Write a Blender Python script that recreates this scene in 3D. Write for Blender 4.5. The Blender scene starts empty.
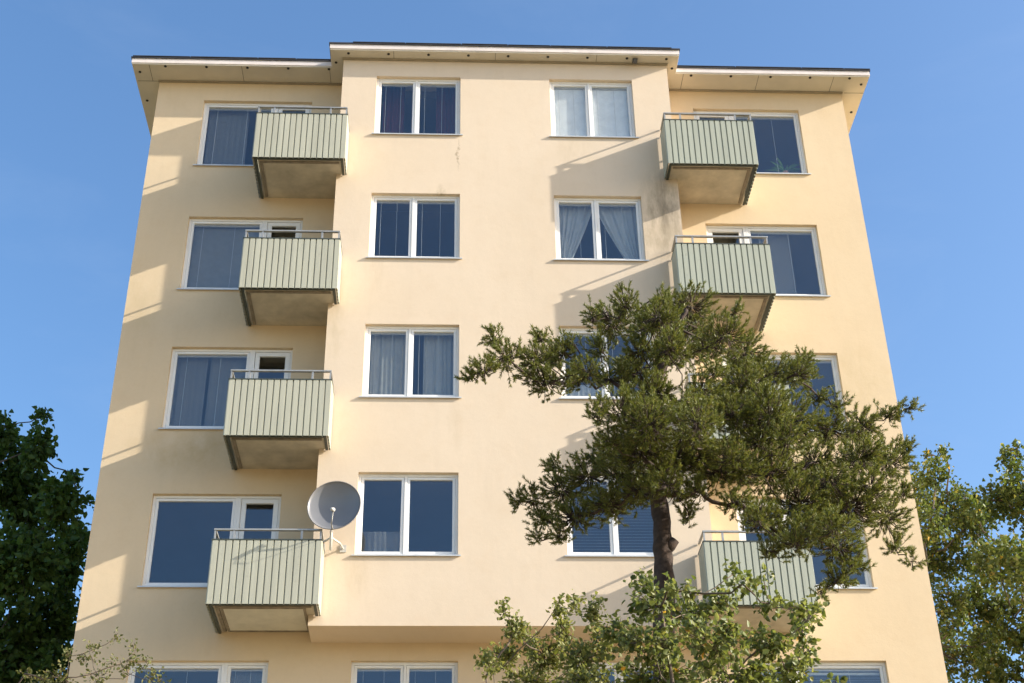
import bpy, math, random
import numpy as np
from mathutils import Vector, Matrix

S = bpy.context.scene
COL = S.collection
R = math.radians

# ------------------------------------------------------------------ camera
cd = bpy.data.cameras.new('camera'); cam = bpy.data.objects.new('camera', cd); COL.objects.link(cam)
cd.sensor_width = 36; cd.lens = 1450 * 36 / 1024; cd.clip_start = .1; cd.clip_end = 5000
YAW, PITCH, ROLL = .0512, .5652, .0178
r0 = Vector((math.cos(YAW), -math.sin(YAW), 0)); fh = Vector((math.sin(YAW), math.cos(YAW), 0)); zz = Vector((0, 0, 1))
F = fh * math.cos(PITCH) + zz * math.sin(PITCH); U0 = -fh * math.sin(PITCH) + zz * math.cos(PITCH)
Rt = math.cos(ROLL) * r0 - math.sin(ROLL) * U0; Up = math.sin(ROLL) * r0 + math.cos(ROLL) * U0
m = Matrix((Rt, Up, -F)).transposed().to_4x4(); m.translation = (-1.013, -20.201, 1.6)
cam.matrix_world = m
S.camera = cam

# ------------------------------------------------------------------ sky, sun, exposure
SUN = Vector((4.2, -1.0, 1.96)).normalized()          # towards the sun
w = bpy.data.worlds.new('World'); S.world = w; w.use_nodes = True
nt = w.node_tree; nt.nodes.clear()
sky = nt.nodes.new('ShaderNodeTexSky'); sky.sky_type = 'NISHITA'; sky.sun_disc = False
sky.sun_elevation = math.asin(SUN.z); sky.sun_rotation = math.atan2(SUN.x, SUN.y)
sky.air_density = 1.0; sky.dust_density = 2.0; sky.ozone_density = 2.2
bg = nt.nodes.new('ShaderNodeBackground'); bg.inputs['Strength'].default_value = .15
wo = nt.nodes.new('ShaderNodeOutputWorld')
hs = nt.nodes.new('ShaderNodeHueSaturation'); hs.inputs['Saturation'].default_value = 1.16; hs.inputs['Value'].default_value = 1.0
nt.links.new(sky.outputs[0], hs.inputs['Color']); 
# faint torn wisps of high cloud
tcw = nt.nodes.new('ShaderNodeTexCoord'); mpw = nt.nodes.new('ShaderNodeMapping'); mpw.inputs['Scale'].default_value = (3, 3, 9); mpw.inputs['Rotation'].default_value = (.3, .2, 0)
nw = nt.nodes.new('ShaderNodeTexNoise'); nw.inputs['Scale'].default_value = 1.6; nw.inputs['Detail'].default_value = 8; nw.inputs['Roughness'].default_value = .62; nw.inputs['Distortion'].default_value = .4
rw = nt.nodes.new('ShaderNodeValToRGB'); rw.color_ramp.elements[0].position = .50; rw.color_ramp.elements[0].color = (0, 0, 0, 1); rw.color_ramp.elements[1].position = .80; rw.color_ramp.elements[1].color = (.04, .04, .04, 1)
mw = nt.nodes.new('ShaderNodeMix'); mw.data_type = 'RGBA'; mw.inputs[7].default_value = (3.6, 3.9, 4.3, 1)
nt.links.new(tcw.outputs['Generated'], mpw.inputs[0]); nt.links.new(mpw.outputs[0], nw.inputs['Vector']); nt.links.new(nw.outputs[0], rw.inputs[0])
nt.links.new(rw.outputs[0], mw.inputs[0]); nt.links.new(hs.outputs[0], mw.inputs[6]); nt.links.new(mw.outputs[2], bg.inputs[0]); nt.links.new(bg.outputs[0], wo.inputs[0])
sl = bpy.data.lights.new('sun', 'SUN'); sl.energy = 4.6; sl.angle = R(.5); sl.color = (1, .93, .83)
so = bpy.data.objects.new('sun', sl); COL.objects.link(so)
so.rotation_euler = SUN.to_track_quat('Z', 'Y').to_euler(); so.location = SUN * 60
vs = S.view_settings; vs.view_transform = 'Standard'; vs.look = 'None'; vs.gamma = 1; vs.exposure = 1.02
vs.use_curve_mapping = False

# ------------------------------------------------------------------ helpers
class MB:
    """collects vertices and faces, then links them as one mesh object"""
    def __init__(s): s.v = []; s.f = []
    def add(s, vs_, fs):
        b = len(s.v); s.v += [tuple(p) for p in vs_]; s.f += [tuple(i + b for i in q) for q in fs]
    def quad(s, a, b, c, d): s.add([a, b, c, d], [(0, 1, 2, 3)])
    def box(s, x0, x1, y0, y1, z0, z1):
        s.add([(x0,y0,z0),(x1,y0,z0),(x1,y1,z0),(x0,y1,z0),(x0,y0,z1),(x1,y0,z1),(x1,y1,z1),(x0,y1,z1)],
              [(0,3,2,1),(4,5,6,7),(0,1,5,4),(1,2,6,5),(2,3,7,6),(3,0,4,7)])
    def prism(s, pts, h0, h1):
        """outline pts (x,y), counter-clockwise, extruded from z=h0 to z=h1"""
        n = len(pts)
        s.add([(x, y, h0) for x, y in pts] + [(x, y, h1) for x, y in pts],
              [tuple(reversed(range(n))), tuple(range(n, 2 * n))] + [(i, (i+1) % n, n + (i+1) % n, n + i) for i in range(n)])
    def tube(s, pts, rad, seg=6, cap=True):
        pts = [Vector(p) for p in pts]; n = len(pts)
        if not hasattr(rad, '__len__'): rad = [rad] * n
        b = len(s.v); ref = None
        for i, p in enumerate(pts):
            d = (pts[min(i+1, n-1)] - pts[max(i-1, 0)]).normalized()
            if ref is None: ref = d.orthogonal().normalized()
            ref = (ref - d * ref.dot(d))
            ref = ref.normalized() if ref.length > 1e-5 else d.orthogonal().normalized()
            q = d.cross(ref)
            for k in range(seg):
                a = 2 * math.pi * k / seg
                s.v.append(tuple(p + (ref * math.cos(a) + q * math.sin(a)) * rad[i]))
        for i in range(n - 1):
            for k in range(seg):
                k2 = (k + 1) % seg
                s.f.append((b+i*seg+k, b+i*seg+k2, b+(i+1)*seg+k2, b+(i+1)*seg+k))
        if cap:
            s.f.append(tuple(b + k for k in reversed(range(seg)))); s.f.append(tuple(b + (n-1)*seg + k for k in range(seg)))
    def build(s, name, mat, parent=None, smooth=False, bevel=0):
        me = bpy.data.meshes.new(name); me.from_pydata(s.v, [], s.f); me.validate(); me.update()
        if smooth:
            me.polygons.foreach_set('use_smooth', [True] * len(me.polygons))
        me.materials.append(mat)
        return link(name, me, parent, bevel)

def link(name, me, parent=None, bevel=0):
    o = bpy.data.objects.new(name, me); COL.objects.link(o)
    if parent is not None:
        o.parent = parent
        root = parent
        off = Vector()
        while root is not None: off += root.location; root = root.parent
        o.location = -off                                  # meshes are written in world coordinates
    if bevel:
        b = o.modifiers.new('bevel', 'BEVEL'); b.width = bevel; b.segments = 2; b.limit_method = 'ANGLE'
    return o

def tag(o, label=None, cat=None, group=None, kind=None):
    for k, v in (('label', label), ('category', cat), ('group', group), ('kind', kind)):
        if v: o[k] = v
    return o
def empty(name, loc, label, cat, group=None):
    o = bpy.data.objects.new(name, None); COL.objects.link(o); o.location = loc; o.empty_display_size = .2
    return tag(o, label, cat, group)
def crown_np(parts, mats, parent):
    """foliage and its twigs as one crown mesh"""
    V, LI, LS, MI = [], [], [], []; nv = nl = 0
    for i, (v, fl, n) in enumerate(parts):
        v = np.asarray(v, float).reshape(-1, 3); fl = np.asarray(fl).ravel()
        V.append(v); LI.append(fl + nv); k = len(fl) // n; LS.append(nl + np.arange(k) * n); MI.append(np.full(k, i)); nv += len(v); nl += len(fl)
    V, LI, LS, MI = map(np.concatenate, (V, LI, LS, MI))
    me = bpy.data.meshes.new('crown'); me.vertices.add(len(V)); me.vertices.foreach_set('co', V.astype(np.float32).ravel())
    me.loops.add(len(LI)); me.loops.foreach_set('vertex_index', LI.astype(np.int32))
    me.polygons.add(len(LS)); me.polygons.foreach_set('loop_start', LS.astype(np.int32)); 
    for q in mats: me.materials.append(q)
    me.polygons.foreach_set('material_index', MI.astype(np.int32)); me.update(calc_edges=True); me.validate()
    return link('crown', me, parent)
def mesh_np(name, verts, faces_flat, nper, mat, parent=None):
    me = bpy.data.meshes.new(name); nv = len(verts); nf = len(faces_flat) // nper
    me.vertices.add(nv); me.vertices.foreach_set('co', np.asarray(verts, np.float32).ravel())
    me.loops.add(nf * nper); me.loops.foreach_set('vertex_index', np.asarray(faces_flat, np.int32))
    me.polygons.add(nf); me.polygons.foreach_set('loop_start', np.arange(0, nf * nper, nper, dtype=np.int32))
    me.update(calc_edges=True); me.validate(); me.materials.append(mat)
    return link(name, me, parent)

# ------------------------------------------------------------------ materials
def base(name):
    m = bpy.data.materials.new(name); m.use_nodes = True; t = m.node_tree
    return m, t, t.nodes['Principled BSDF'], t.nodes['Material Output']
def N(t, kind, **kw):
    n = t.nodes.new(kind)
    for k, v in kw.items(): setattr(n, k, v)
    return n
def noise(t, scale, detail=4, rough=.55, vec=None):
    n = N(t, 'ShaderNodeTexNoise'); n.inputs['Scale'].default_value = scale; n.inputs['Detail'].default_value = detail; n.inputs['Roughness'].default_value = rough
    if vec is not None: t.links.new(vec, n.inputs['Vector'])
    return n
def ramp(t, fac, stops):
    r = N(t, 'ShaderNodeValToRGB'); e = r.color_ramp.elements
    while len(e) < len(stops): e.new(.5)
    for q, (p, c) in zip(e, stops): q.position = p; q.color = (c[0], c[1], c[2], 1)
    t.links.new(fac, r.inputs[0]); return r
def mix(t, fac, a, b, mode='MIX'):
    n = N(t, 'ShaderNodeMix', data_type='RGBA', blend_type=mode)
    for s_, v in ((n.inputs[0], fac), (n.inputs[6], a), (n.inputs[7], b)):
        if hasattr(v, 'is_linked'): t.links.new(v, s_)
        elif isinstance(v, (int, float)): s_.default_value = v
        else: s_.default_value = (*v, 1)
    return n.outputs[2]
def math_(t, op, a, b=None):
    n = N(t, 'ShaderNodeMath', operation=op)
    for s_, v in zip(n.inputs, (a, b)):
        if v is None: continue
        if hasattr(v, 'is_linked'): t.links.new(v, s_)
        else: s_.default_value = v
    return n.outputs[0]
def bump(t, p, h, strength, dist):
    b = N(t, 'ShaderNodeBump'); b.inputs['Strength'].default_value = strength; b.inputs['Distance'].default_value = dist
    t.links.new(h, b.inputs['Height']); t.links.new(b.outputs[0], p.inputs['Normal']); return b

def plain(name, col, rough=.5, metal=0, var=.12, scale=6, bmp=.0, bscale=60):
    m, t, p, o = base(name)
    tc = N(t, 'ShaderNodeTexCoord')
    n = noise(t, scale, 5, .6, tc.outputs['Object'])
    lo = tuple(c * (1 - var) for c in col); hi = tuple(min(1, c * (1 + var * .6)) for c in col)
    r = ramp(t, n.outputs[0], [(.3, lo), (.7, hi)])
    t.links.new(r.outputs[0], p.inputs['Base Color'])
    p.inputs['Roughness'].default_value = rough; p.inputs['Metallic'].default_value = metal
    if bmp:
        n2 = noise(t, bscale, 3, .6, tc.outputs['Object']); bump(t, p, n2.outputs[0], bmp, .01)
    return m

def stucco(name, col, col2, stains):
    """painted render: broad tonal drift, trowel marks, rain streaks, fine grain and local stains"""
    m, t, p, o = base(name)
    tc = N(t, 'ShaderNodeTexCoord'); ob = tc.outputs['Object']
    big = noise(t, .45, 5, .6, ob)
    c = mix(t, ramp(t, big.outputs[0], [(.3, (0, 0, 0)), (.7, (1, 1, 1))]).outputs[0], col, col2)
    mp = N(t, 'ShaderNodeMapping'); mp.inputs['Scale'].default_value = (2.2, 2.2, .22); t.links.new(ob, mp.inputs[0])
    st = noise(t, 1.6, 6, .65, mp.outputs[0])
    c = mix(t, math_(t, 'MULTIPLY', ramp(t, st.outputs[0], [(.52, (0, 0, 0)), (.78, (1, 1, 1))]).outputs[0], .13), c, tuple(v * .72 for v in col))
    md = noise(t, 3.2, 6, .7, ob)
    c = mix(t, math_(t, 'MULTIPLY', ramp(t, md.outputs[0], [(.5, (0, 0, 0)), (.75, (1, 1, 1))]).outputs[0], .16), c, (col[0] * .84, col[1] * .74, col[2] * .6))
    sx = N(t, 'ShaderNodeSeparateXYZ'); t.links.new(ob, sx.inputs[0])
    wob = noise(t, 4, 5, .7, ob); xw = math_(t, 'ADD', sx.outputs[0], math_(t, 'MULTIPLY', math_(t, 'SUBTRACT', wob.outputs[0], .5), .28))
    for (x, z, rx, rz, sc, k, nscale, zs) in stains:
        dx = math_(t, 'DIVIDE', math_(t, 'SUBTRACT', xw, x), rx)
        dz = math_(t, 'DIVIDE', math_(t, 'SUBTRACT', sx.outputs[2], z), rz)
        q = math_(t, 'ADD', math_(t, 'MULTIPLY', dx, dx), math_(t, 'MULTIPLY', dz, dz))
        q = math_(t, 'SUBTRACT', 1.0, q)
        m2 = N(t, 'ShaderNodeMapping'); m2.inputs['Scale'].default_value = (1, 1, zs); t.links.new(ob, m2.inputs[0])
        nn = noise(t, nscale, 6, .7, m2.outputs[0])
        q = math_(t, 'MULTIPLY', math_(t, 'MAXIMUM', q, 0.0), ramp(t, nn.outputs[0], [(.36, (0, 0, 0)), (.68, (1, 1, 1))]).outputs[0])
        q = math_(t, 'MINIMUM', math_(t, 'MULTIPLY', q, k), 1.0)
        c = mix(t, q, c, sc)
    gr = noise(t, 22, 5, .75, ob)
    c = mix(t, math_(t, 'MULTIPLY', ramp(t, gr.outputs[0], [(.45, (0, 0, 0)), (.75, (1, 1, 1))]).outputs[0], .14), c, tuple(v * .8 for v in col))
    t.links.new(c, p.inputs['Base Color'])
    p.inputs['Roughness'].default_value = .92; p.inputs['Specular IOR Level'].default_value = .15
    f1 = noise(t, 55, 4, .7, ob); f2 = noise(t, 3.6, 5, .65, ob)
    h = math_(t, 'ADD', math_(t, 'MULTIPLY', f1.outputs[0], .35), f2.outputs[0])
    bump(t, p, h, .28, .012)
    return m

def leafmat(name, cols, trans=.35, rough=.55, edge=.0):
    m, t, p, o = base(name)
    g = N(t, 'ShaderNodeNewGeometry')
    r = ramp(t, g.outputs['Random Per Island'], cols)
    t.links.new(r.outputs[0], p.inputs['Base Color']); p.inputs['Roughness'].default_value = rough
    p.inputs['Specular IOR Level'].default_value = .35
    tr = N(t, 'ShaderNodeBsdfTranslucent'); t.links.new(mix(t, 1.0, r.outputs[0], (1.0, 1.0, .55), 'MULTIPLY'), tr.inputs[0])
    mx = N(t, 'ShaderNodeMixShader'); mx.inputs[0].default_value = trans
    t.links.new(p.outputs[0], mx.inputs[1]); t.links.new(tr.outputs[0], mx.inputs[2]); t.links.new(mx.outputs[0], o.inputs[0])
    return m

def glassmat(name, gain, tint):
    m, t, p, o = base(name); t.nodes.remove(p)
    tr = N(t, 'ShaderNodeBsdfTransparent'); tr.inputs[0].default_value = (*tint, 1)
    gl = N(t, 'ShaderNodeBsdfGlossy'); gl.inputs['Roughness'].default_value = .0; gl.inputs['Color'].default_value = (.86, .93, 1, 1)
    lw = N(t, 'ShaderNodeLayerWeight'); lw.inputs[0].default_value = .5
    fr = math_(t, 'ADD', math_(t, 'MULTIPLY', math_(t, 'POWER', lw.outputs['Facing'], 5.0), .92), .078)
    tc = N(t, 'ShaderNodeTexCoord')
    n = noise(t, .9, 2, .5, tc.outputs['Object']); b = N(t, 'ShaderNodeBump'); b.inputs['Strength'].default_value = .06; b.inputs['Distance'].default_value = .02
    t.links.new(n.outputs[0], b.inputs['Height']); t.links.new(b.outputs[0], gl.inputs['Normal'])
    mx = N(t, 'ShaderNodeMixShader'); t.links.new(math_(t, 'MINIMUM', math_(t, 'MULTIPLY', fr, gain), 1.0), mx.inputs[0])
    t.links.new(tr.outputs[0], mx.inputs[1]); t.links.new(gl.outputs[0], mx.inputs[2]); t.links.new(mx.outputs[0], o.inputs[0])
    return m

def fabric(name, col, trans, alpha=1.0):
    m, t, p, o = base(name)
    tc = N(t, 'ShaderNodeTexCoord'); n = noise(t, 9, 4, .6, tc.outputs['Object'])
    r = ramp(t, n.outputs[0], [(.3, tuple(c * .85 for c in col)), (.7, col)])
    t.links.new(r.outputs[0], p.inputs['Base Color']); p.inputs['Roughness'].default_value = .9
    tr = N(t, 'ShaderNodeBsdfTranslucent'); tr.inputs[0].default_value = (*col, 1)
    mx = N(t, 'ShaderNodeMixShader'); mx.inputs[0].default_value = trans
    t.links.new(p.outputs[0], mx.inputs[1]); t.links.new(tr.outputs[0], mx.inputs[2])
    out = mx.outputs[0]
    if alpha < 1:
        tp = N(t, 'ShaderNodeBsdfTransparent'); m2 = N(t, 'ShaderNodeMixShader'); m2.inputs[0].default_value = alpha
        t.links.new(tp.outputs[0], m2.inputs[1]); t.links.new(out, m2.inputs[2]); out = m2.outputs[0]
    t.links.new(out, o.inputs[0]); return m

def panelmat(name, col):
    """enamelled sheet steel, faintly chalked and streaked"""
    m, t, p, o = base(name)
    tc = N(t, 'ShaderNodeTexCoord'); mp = N(t, 'ShaderNodeMapping'); mp.inputs['Scale'].default_value = (9, 9, .6)
    t.links.new(tc.outputs['Object'], mp.inputs[0]); n = noise(t, 1.0, 5, .65, mp.outputs[0])
    r = ramp(t, n.outputs[0], [(.3, tuple(c * .86 for c in col)), (.7, tuple(c * 1.05 for c in col))])
    n2 = noise(t, 14, 5, .7, tc.outputs['Object'])
    c = mix(t, math_(t, 'MULTIPLY', ramp(t, n2.outputs[0], [(.6, (0, 0, 0)), (.72, (1, 1, 1))]).outputs[0], .35), r.outputs[0], (.22, .19, .13))
    t.links.new(c, p.inputs['Base Color']); p.inputs['Roughness'].default_value = .5
    return m

Z0 = 1.6                       # eye height above the ground at the camera
H = 2.75                       # storey height
XB, XW0, XW1, D = 3.037, -6.565, 6.545, .70
ZS = 19.068 + Z0               # underside of the eaves
ZBOT = 7.880 + Z0              # underside of the projecting bay
DEEP = 10.5

bay_stains = [(2.72, 15.45 + Z0, .5, 1.15, (.30, .245, .17), 1.1, 4.5, .25), (2.8, 15.75 + Z0, .3, .75, (.20, .165, .12), 1.0, 6, .25),
              (2.2, 14.9 + Z0, 1.2, .55, (.34, .27, .17), .7, 3, .6),
              (-.88, 16.8 + Z0, .022, .42, (.34, .26, .17), 1.3, 9, 1), (-2.35, 8.7 + Z0, .22, .45, (.52, .41, .27), .6, 7, .25), (2.3, 11.4 + Z0, .2, .5, (.5, .40, .26), .6, 7, .25), (-2.3, 14.2 + Z0, .2, .5, (.52, .41, .27), .5, 7, .25), (-.9, 11.3 + Z0, .15, .6, (.52, .41, .27), .5, 7, .25), (1.2, 16.9 + Z0, .5, .5, (.52, .42, .28), .5, 5, .3), (.0, 12.5 + Z0, .5, .35, (.5, .38, .22), .5, 6, 1),
              (-1.2, 15.6 + Z0, .10, .55, (.38, .30, .19), 1.4, 13, .5), (-2.9, 13.4 + Z0, .2, 1.2, (.5, .40, .24), .6, 5, .4)]
wing_stains = [(-5.2, 11.15 + Z0, 1.1, .5, (.50, .34, .15), .6, 2.6, .8), (-3.6, 10.9 + Z0, .7, .4, (.50, .34, .15), .4, 4, .6),
               (-6.3, 14.0 + Z0, .4, 1.2, (.5, .38, .2), .4, 3, .4), (5.9, 12.5 + Z0, .7, .9, (.5, .38, .2), .4, 3, .4)]
M = dict(
    wing=stucco('wing_stucco', (.66, .515, .335), (.695, .55, .365), wing_stains),  # same paint as the bay, tinted warmer to put the wing's shade tone in
    bay=stucco('bay_stucco', (.66, .54, .40), (.70, .58, .44), bay_stains),
    soffit=plain('soffit_board', (.62, .56, .45), .7, 0, .08, 2.5, .1),
    fascia=plain('fascia_paint', (.74, .66, .60), .45, 0, .1, 5),
    joint=plain('dark_joint', (.16, .14, .11), .9),  # dark strips along the soffit board joints
    roof=plain('roof_felt', (.035, .035, .04), .8, 0, .3, 8, .3),
    dark=plain('dark_vent', (.02, .02, .02), .7, 0, .2),
    white=plain('white_paint', (.80, .79, .76), .4, 0, .05, 3),
    sill=plain('sill_metal', (.62, .62, .60), .35, .3, .1, 5),
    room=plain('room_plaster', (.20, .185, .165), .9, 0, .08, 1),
    rim=plain('stained_rim', (.24, .20, .145), .85, 0, .35, 9),
    sage2=panelmat('green_enamel', (.40, .418, .33)),
    slab=plain('slab_paint', (.53, .47, .36), .85, 0, .24, 3.0, .25, 25),
    alu=plain('weathered_aluminium', (.42, .41, .38), .45, .5, .18, 9),
    trim=plain('dark_green_trim_and_shade', (.055, .065, .05), .5, 0, .25, 10),  # top edging, and the painted shadow line at the cladding foot
    sage=panelmat('sage_enamel', (.45, .445, .345)),
    dish=plain('dish_paint', (.19, .19, .195), .35, 0, .06, 4),
    mast=plain('mast_steel', (.62, .60, .55), .4, .3, .12, 12),
    bark=plain('pine_bark', (.055, .036, .026), .95, 0, .55, 12, .9, 30),
    bark2=plain('birch_twig', (.13, .095, .065), .9, 0, .4, 12, .5, 40),
    bark3=plain('grey_bark', (.09, .075, .06), .95, 0, .4, 8, .8, 30),
    glass=glassmat('window_glass', .95, (.97, .985, .98)),
    cord=plain('blind_cord', (.5, .5, .49), .8),
    red=fabric('red_curtain', (.10, .014, .018), .2),
    grey=fabric('grey_curtain', (.46, .46, .43), .35),
    net=fabric('net_curtain', (.75, .76, .76), .5, .22),
    lace=fabric('white_curtain', (.72, .74, .74), .45, .75),
    screen=fabric('grey_screen', (.26, .26, .25), .3),
    blind=fabric('white_blind', (.90, .90, .89), .12),
    slat=plain('blind_slats', (.62, .66, .70), .5),
    plant=leafmat('house_plant', [(0, (.14, .26, .08)), (1, (.24, .40, .14))]),
)

# ------------------------------------------------------------------ ground
def gz(x, y):
    k = min(1, max(0, (y + 17) / 15.5)); k = k * k * (3 - 2 * k)
    return 3.8 * k
def ground():
    xs = [-2000, -600, -150, -60, -30, -18, -12, -8, -4, 0, 4, 8, 12, 18, 30, 60, 150, 600, 2000]
    ys = [-2000, -400, -100, -40, -22] + [-18 + i for i in range(0, 18)] + [4, 12, 25, 60, 200, 700, 2500]
    b = MB()
    for y in ys:
        for x in xs: b.v.append((x, y, gz(x, y)))
    n = len(xs)
    for j in range(len(ys) - 1):
        for i in range(n - 1): b.f.append((j*n+i, j*n+i+1, (j+1)*n+i+1, (j+1)*n+i))
    m, t, p, o = base('bounce_ground')  # unseen ground, coloured warm to bounce light onto the shaded walls
    tc = N(t, 'ShaderNodeTexCoord'); n1 = noise(t, .6, 6, .6, tc.outputs['Object']); n2 = noise(t, 30, 4, .7, tc.outputs['Object'])
    c = mix(t, n2.outputs[0], ramp(t, n1.outputs[0], [(.3, (.30, .215, .115)), (.7, (.37, .28, .16))]).outputs[0], (.20, .17, .09))
    t.links.new(c, p.inputs['Base Color']); p.inputs['Roughness'].default_value = .95; bump(t, p, n2.outputs[0], .6, .05)
    o = b.build('ground', m, None, True); tag(o, kind='structure')
ground()

# ------------------------------------------------------------------ the apartment building
bld = empty('apartment_building', (0, D, 3.8), 'tall pale yellow apartment block with flat eaves, sage green balconies and projecting middle bay', 'building')

def wall_sheet(b, x0, x1, z0, z1, y, holes, rev):
    """front sheet of a wall in the plane y with rectangular holes and reveals going back by rev"""
    xs = sorted({x0, x1, *[h[0] for h in holes], *[h[1] for h in holes]})
    zs = sorted({z0, z1, *[h[2] for h in holes], *[h[3] for h in holes]})
    xs = [x for x in xs if x0 <= x <= x1]; zs = [z for z in zs if z0 <= z <= z1]
    for i in range(len(xs) - 1):
        for j in range(len(zs) - 1):
            cx, cz = (xs[i] + xs[i+1]) / 2, (zs[j] + zs[j+1]) / 2
            if any(h[0] < cx < h[1] and h[2] < cz < h[3] for h in holes): continue
            b.quad((xs[i], y, zs[j]), (xs[i+1], y, zs[j]), (xs[i+1], y, zs[j+1]), (xs[i], y, zs[j+1]))
    for hl in holes:
        a, c, e, f = hl[:4]; fl, fr_ = hl[4:] if len(hl) > 4 else (f, f)      # how high each side reveal reaches
        b.quad((a, y, f), (c, y, f), (c, y+rev, f), (a, y+rev, f))
        b.quad((a, y+rev, e), (c, y+rev, e), (c, y, e), (a, y, e))
        if fl: b.quad((a, y, e), (a, y, fl), (a, y+rev, fl), (a, y+rev, e))
        if fr_: b.quad((c, y+rev, e), (c, y+rev, fr_), (c, y, fr_), (c, y, e))

ZT, ZB_ = 10.40 + Z0, 9.005 + Z0          # window head and sill of the lowest bay storey
WZT = 10.356 + Z0
WZB = 8.787 + Z0                           # sill of the wing windows
SLT = 8.15 + Z0                            # top of balcony slabs and floors
BAYW = [(-2.404, -.850), (.807, 2.355)]
LW, RW = (-5.68, -3.652), (3.610, 5.650)
LM, RM = -4.333, 4.345                     # between picture window and balcony door
REV = .115

bay_holes = [(a, c, ZB_ + k*H, ZT + k*H) for k in range(4) for a, c in BAYW]
b = MB(); wall_sheet(b, -XB, XB, ZBOT, ZS, 0, bay_holes, REV)
for sx in (-1, 1):
    q = [(sx*XB, 0, ZBOT), (sx*XB, D, ZBOT), (sx*XB, D, ZS), (sx*XB, 0, ZS)]
    b.quad(*(q if sx > 0 else q[::-1]))
b.quad((-XB, 0, ZBOT), (-XB, D, ZBOT), (XB, D, ZBOT), (XB, 0, ZBOT))
bay = b.build('bay_wall', M['bay'], bld); bay['label'] = 'cream projecting middle bay'

def unit_holes(k, side):
    """picture window plus balcony door: two holes side by side"""
    z1 = WZT + k*H
    if side < 0: return [(LW[0], LM, WZB + k*H, z1, z1, 0), (LM, LW[1], SLT + .06 + k*H, z1, WZB + k*H, z1)]
    return [(RM, RW[1], WZB + k*H, z1, 0, z1), (RW[0], RM, SLT + .06 + k*H, z1, z1, WZB + k*H)]
b = MB()
lh = [h for k in range(4) for h in unit_holes(k, -1)]
rh = [h for k in range(4) for h in unit_holes(k, 1)]
wall_sheet(b, XW0, -XB, ZBOT, ZS, D, lh, REV); wall_sheet(b, XB, XW1, ZBOT, ZS, D, rh, REV)
low_z0 = WZB - H
LT = WZT - H
low = [(LW[0] - .03, LM + .03, low_z0, LT, LT, 0), (LM + .03, LW[1], low_z0, LT, 0, LT), (-2.43, -.835, ZB_ - H, LT), (.81, 2.36, ZB_ - H, LT),
       (RW[0], RM - .1, low_z0, LT, LT, 0), (RM - .1, RW[1], low_z0, LT, 0, LT)]
wall_sheet(b, XW0, XW1, 3.2, ZBOT, D, low, REV)
for x, sx in ((XW0, -1), (XW1, 1)):
    q = [(x, D, 3.2), (x, D + DEEP, 3.2), (x, D + DEEP, ZS), (x, D, ZS)]
    b.quad(*(q if sx > 0 else q[::-1]))
b.quad((XW1, D + DEEP, 3.2), (XW0, D + DEEP, 3.2), (XW0, D + DEEP, ZS), (XW1, D + DEEP, ZS))
b.build('wall', M['wing'], bld)

# rooms behind the glass: floors and party walls
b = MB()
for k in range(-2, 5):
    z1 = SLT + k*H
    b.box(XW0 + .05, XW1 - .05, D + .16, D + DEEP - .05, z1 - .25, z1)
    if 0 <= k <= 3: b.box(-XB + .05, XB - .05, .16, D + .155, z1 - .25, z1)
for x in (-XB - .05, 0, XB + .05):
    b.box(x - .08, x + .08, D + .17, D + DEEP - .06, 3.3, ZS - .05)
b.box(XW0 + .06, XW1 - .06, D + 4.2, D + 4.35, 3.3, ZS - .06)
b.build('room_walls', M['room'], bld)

# roof: soffit follows the plan, white fascia, dark felt edge
OV = .46; XS = .44
OVB = .235                                                  # the bay's eaves stand out less
def plan(o, xo):
    p = o - OV + OVB
    return [(XW0 - xo, D - o), (-XB - .235 - (xo - XS), D - o), (-XB - .235 - (xo - XS), -p), (XB + .205 + (xo - XS), -p), (XB + .205 + (xo - XS), D - o),
            (XW1 + xo, D - o), (XW1 + xo, D + DEEP + o), (XW0 - xo, D + DEEP + o)]
b = MB(); b.prism(plan(OV, XS), ZS, ZS + .03); sof = b.build('soffit', M['soffit'], bld)
def joint(*bx):
    b = MB(); b.box(*bx, ZS - .003, ZS + .002); b.build('board_joint', M['joint'], sof)
for x in (-6.693, -4.969, -3.32, 3.40, 4.85, 6.30): joint(x - .004, x + .004, D - OV + .01, D - .005)
for x in (-2.1, -.2, 1.7): joint(x - .004, x + .004, -OVB + .01, -.005)
for s_ in (-1, 1): joint(*sorted((s_*6.6, s_*6.98)), D - .005, D + .005)
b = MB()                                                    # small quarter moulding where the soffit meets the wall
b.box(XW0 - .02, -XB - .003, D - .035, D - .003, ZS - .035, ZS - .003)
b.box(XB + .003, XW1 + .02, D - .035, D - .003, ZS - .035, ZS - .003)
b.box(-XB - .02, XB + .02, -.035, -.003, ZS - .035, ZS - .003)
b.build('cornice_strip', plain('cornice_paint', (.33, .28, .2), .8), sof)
def vent(x, y):
    v = MB(); v.tube([(x, y, ZS - .012), (x, y, ZS + .002)], .026, 10); v.build('eaves_vent', M['dark'], sof)
for i in range(5): vent(-6.393 + i*.765, D - .415)
for i in range(9): vent(-2.942 + i*.745, -.15)
for i in range(5): vent(3.55 + i*.765, D - .415)
for sx in (XW0 - .33, XW1 + .33):
    for y in (D - .25, D + .55, D + 1.3): vent(sx, y)
vent(-XB - .15, .1); vent(XB + .12, .1)
b = MB(); b.prism(plan(OV + .012, XS + .012), ZS + .028, ZS + .13)
fas = b.build('fascia', M['fascia'], bld)
b = MB(); b.prism(plan(OV + .03, XS + .03), ZS + .131, ZS + .165)
roof = b.build('roof', M['roof'], bld)
b = MB()
random.seed(5)
x = XW0 - XS                                              # lapped felt edge, uneven along its length
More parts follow.
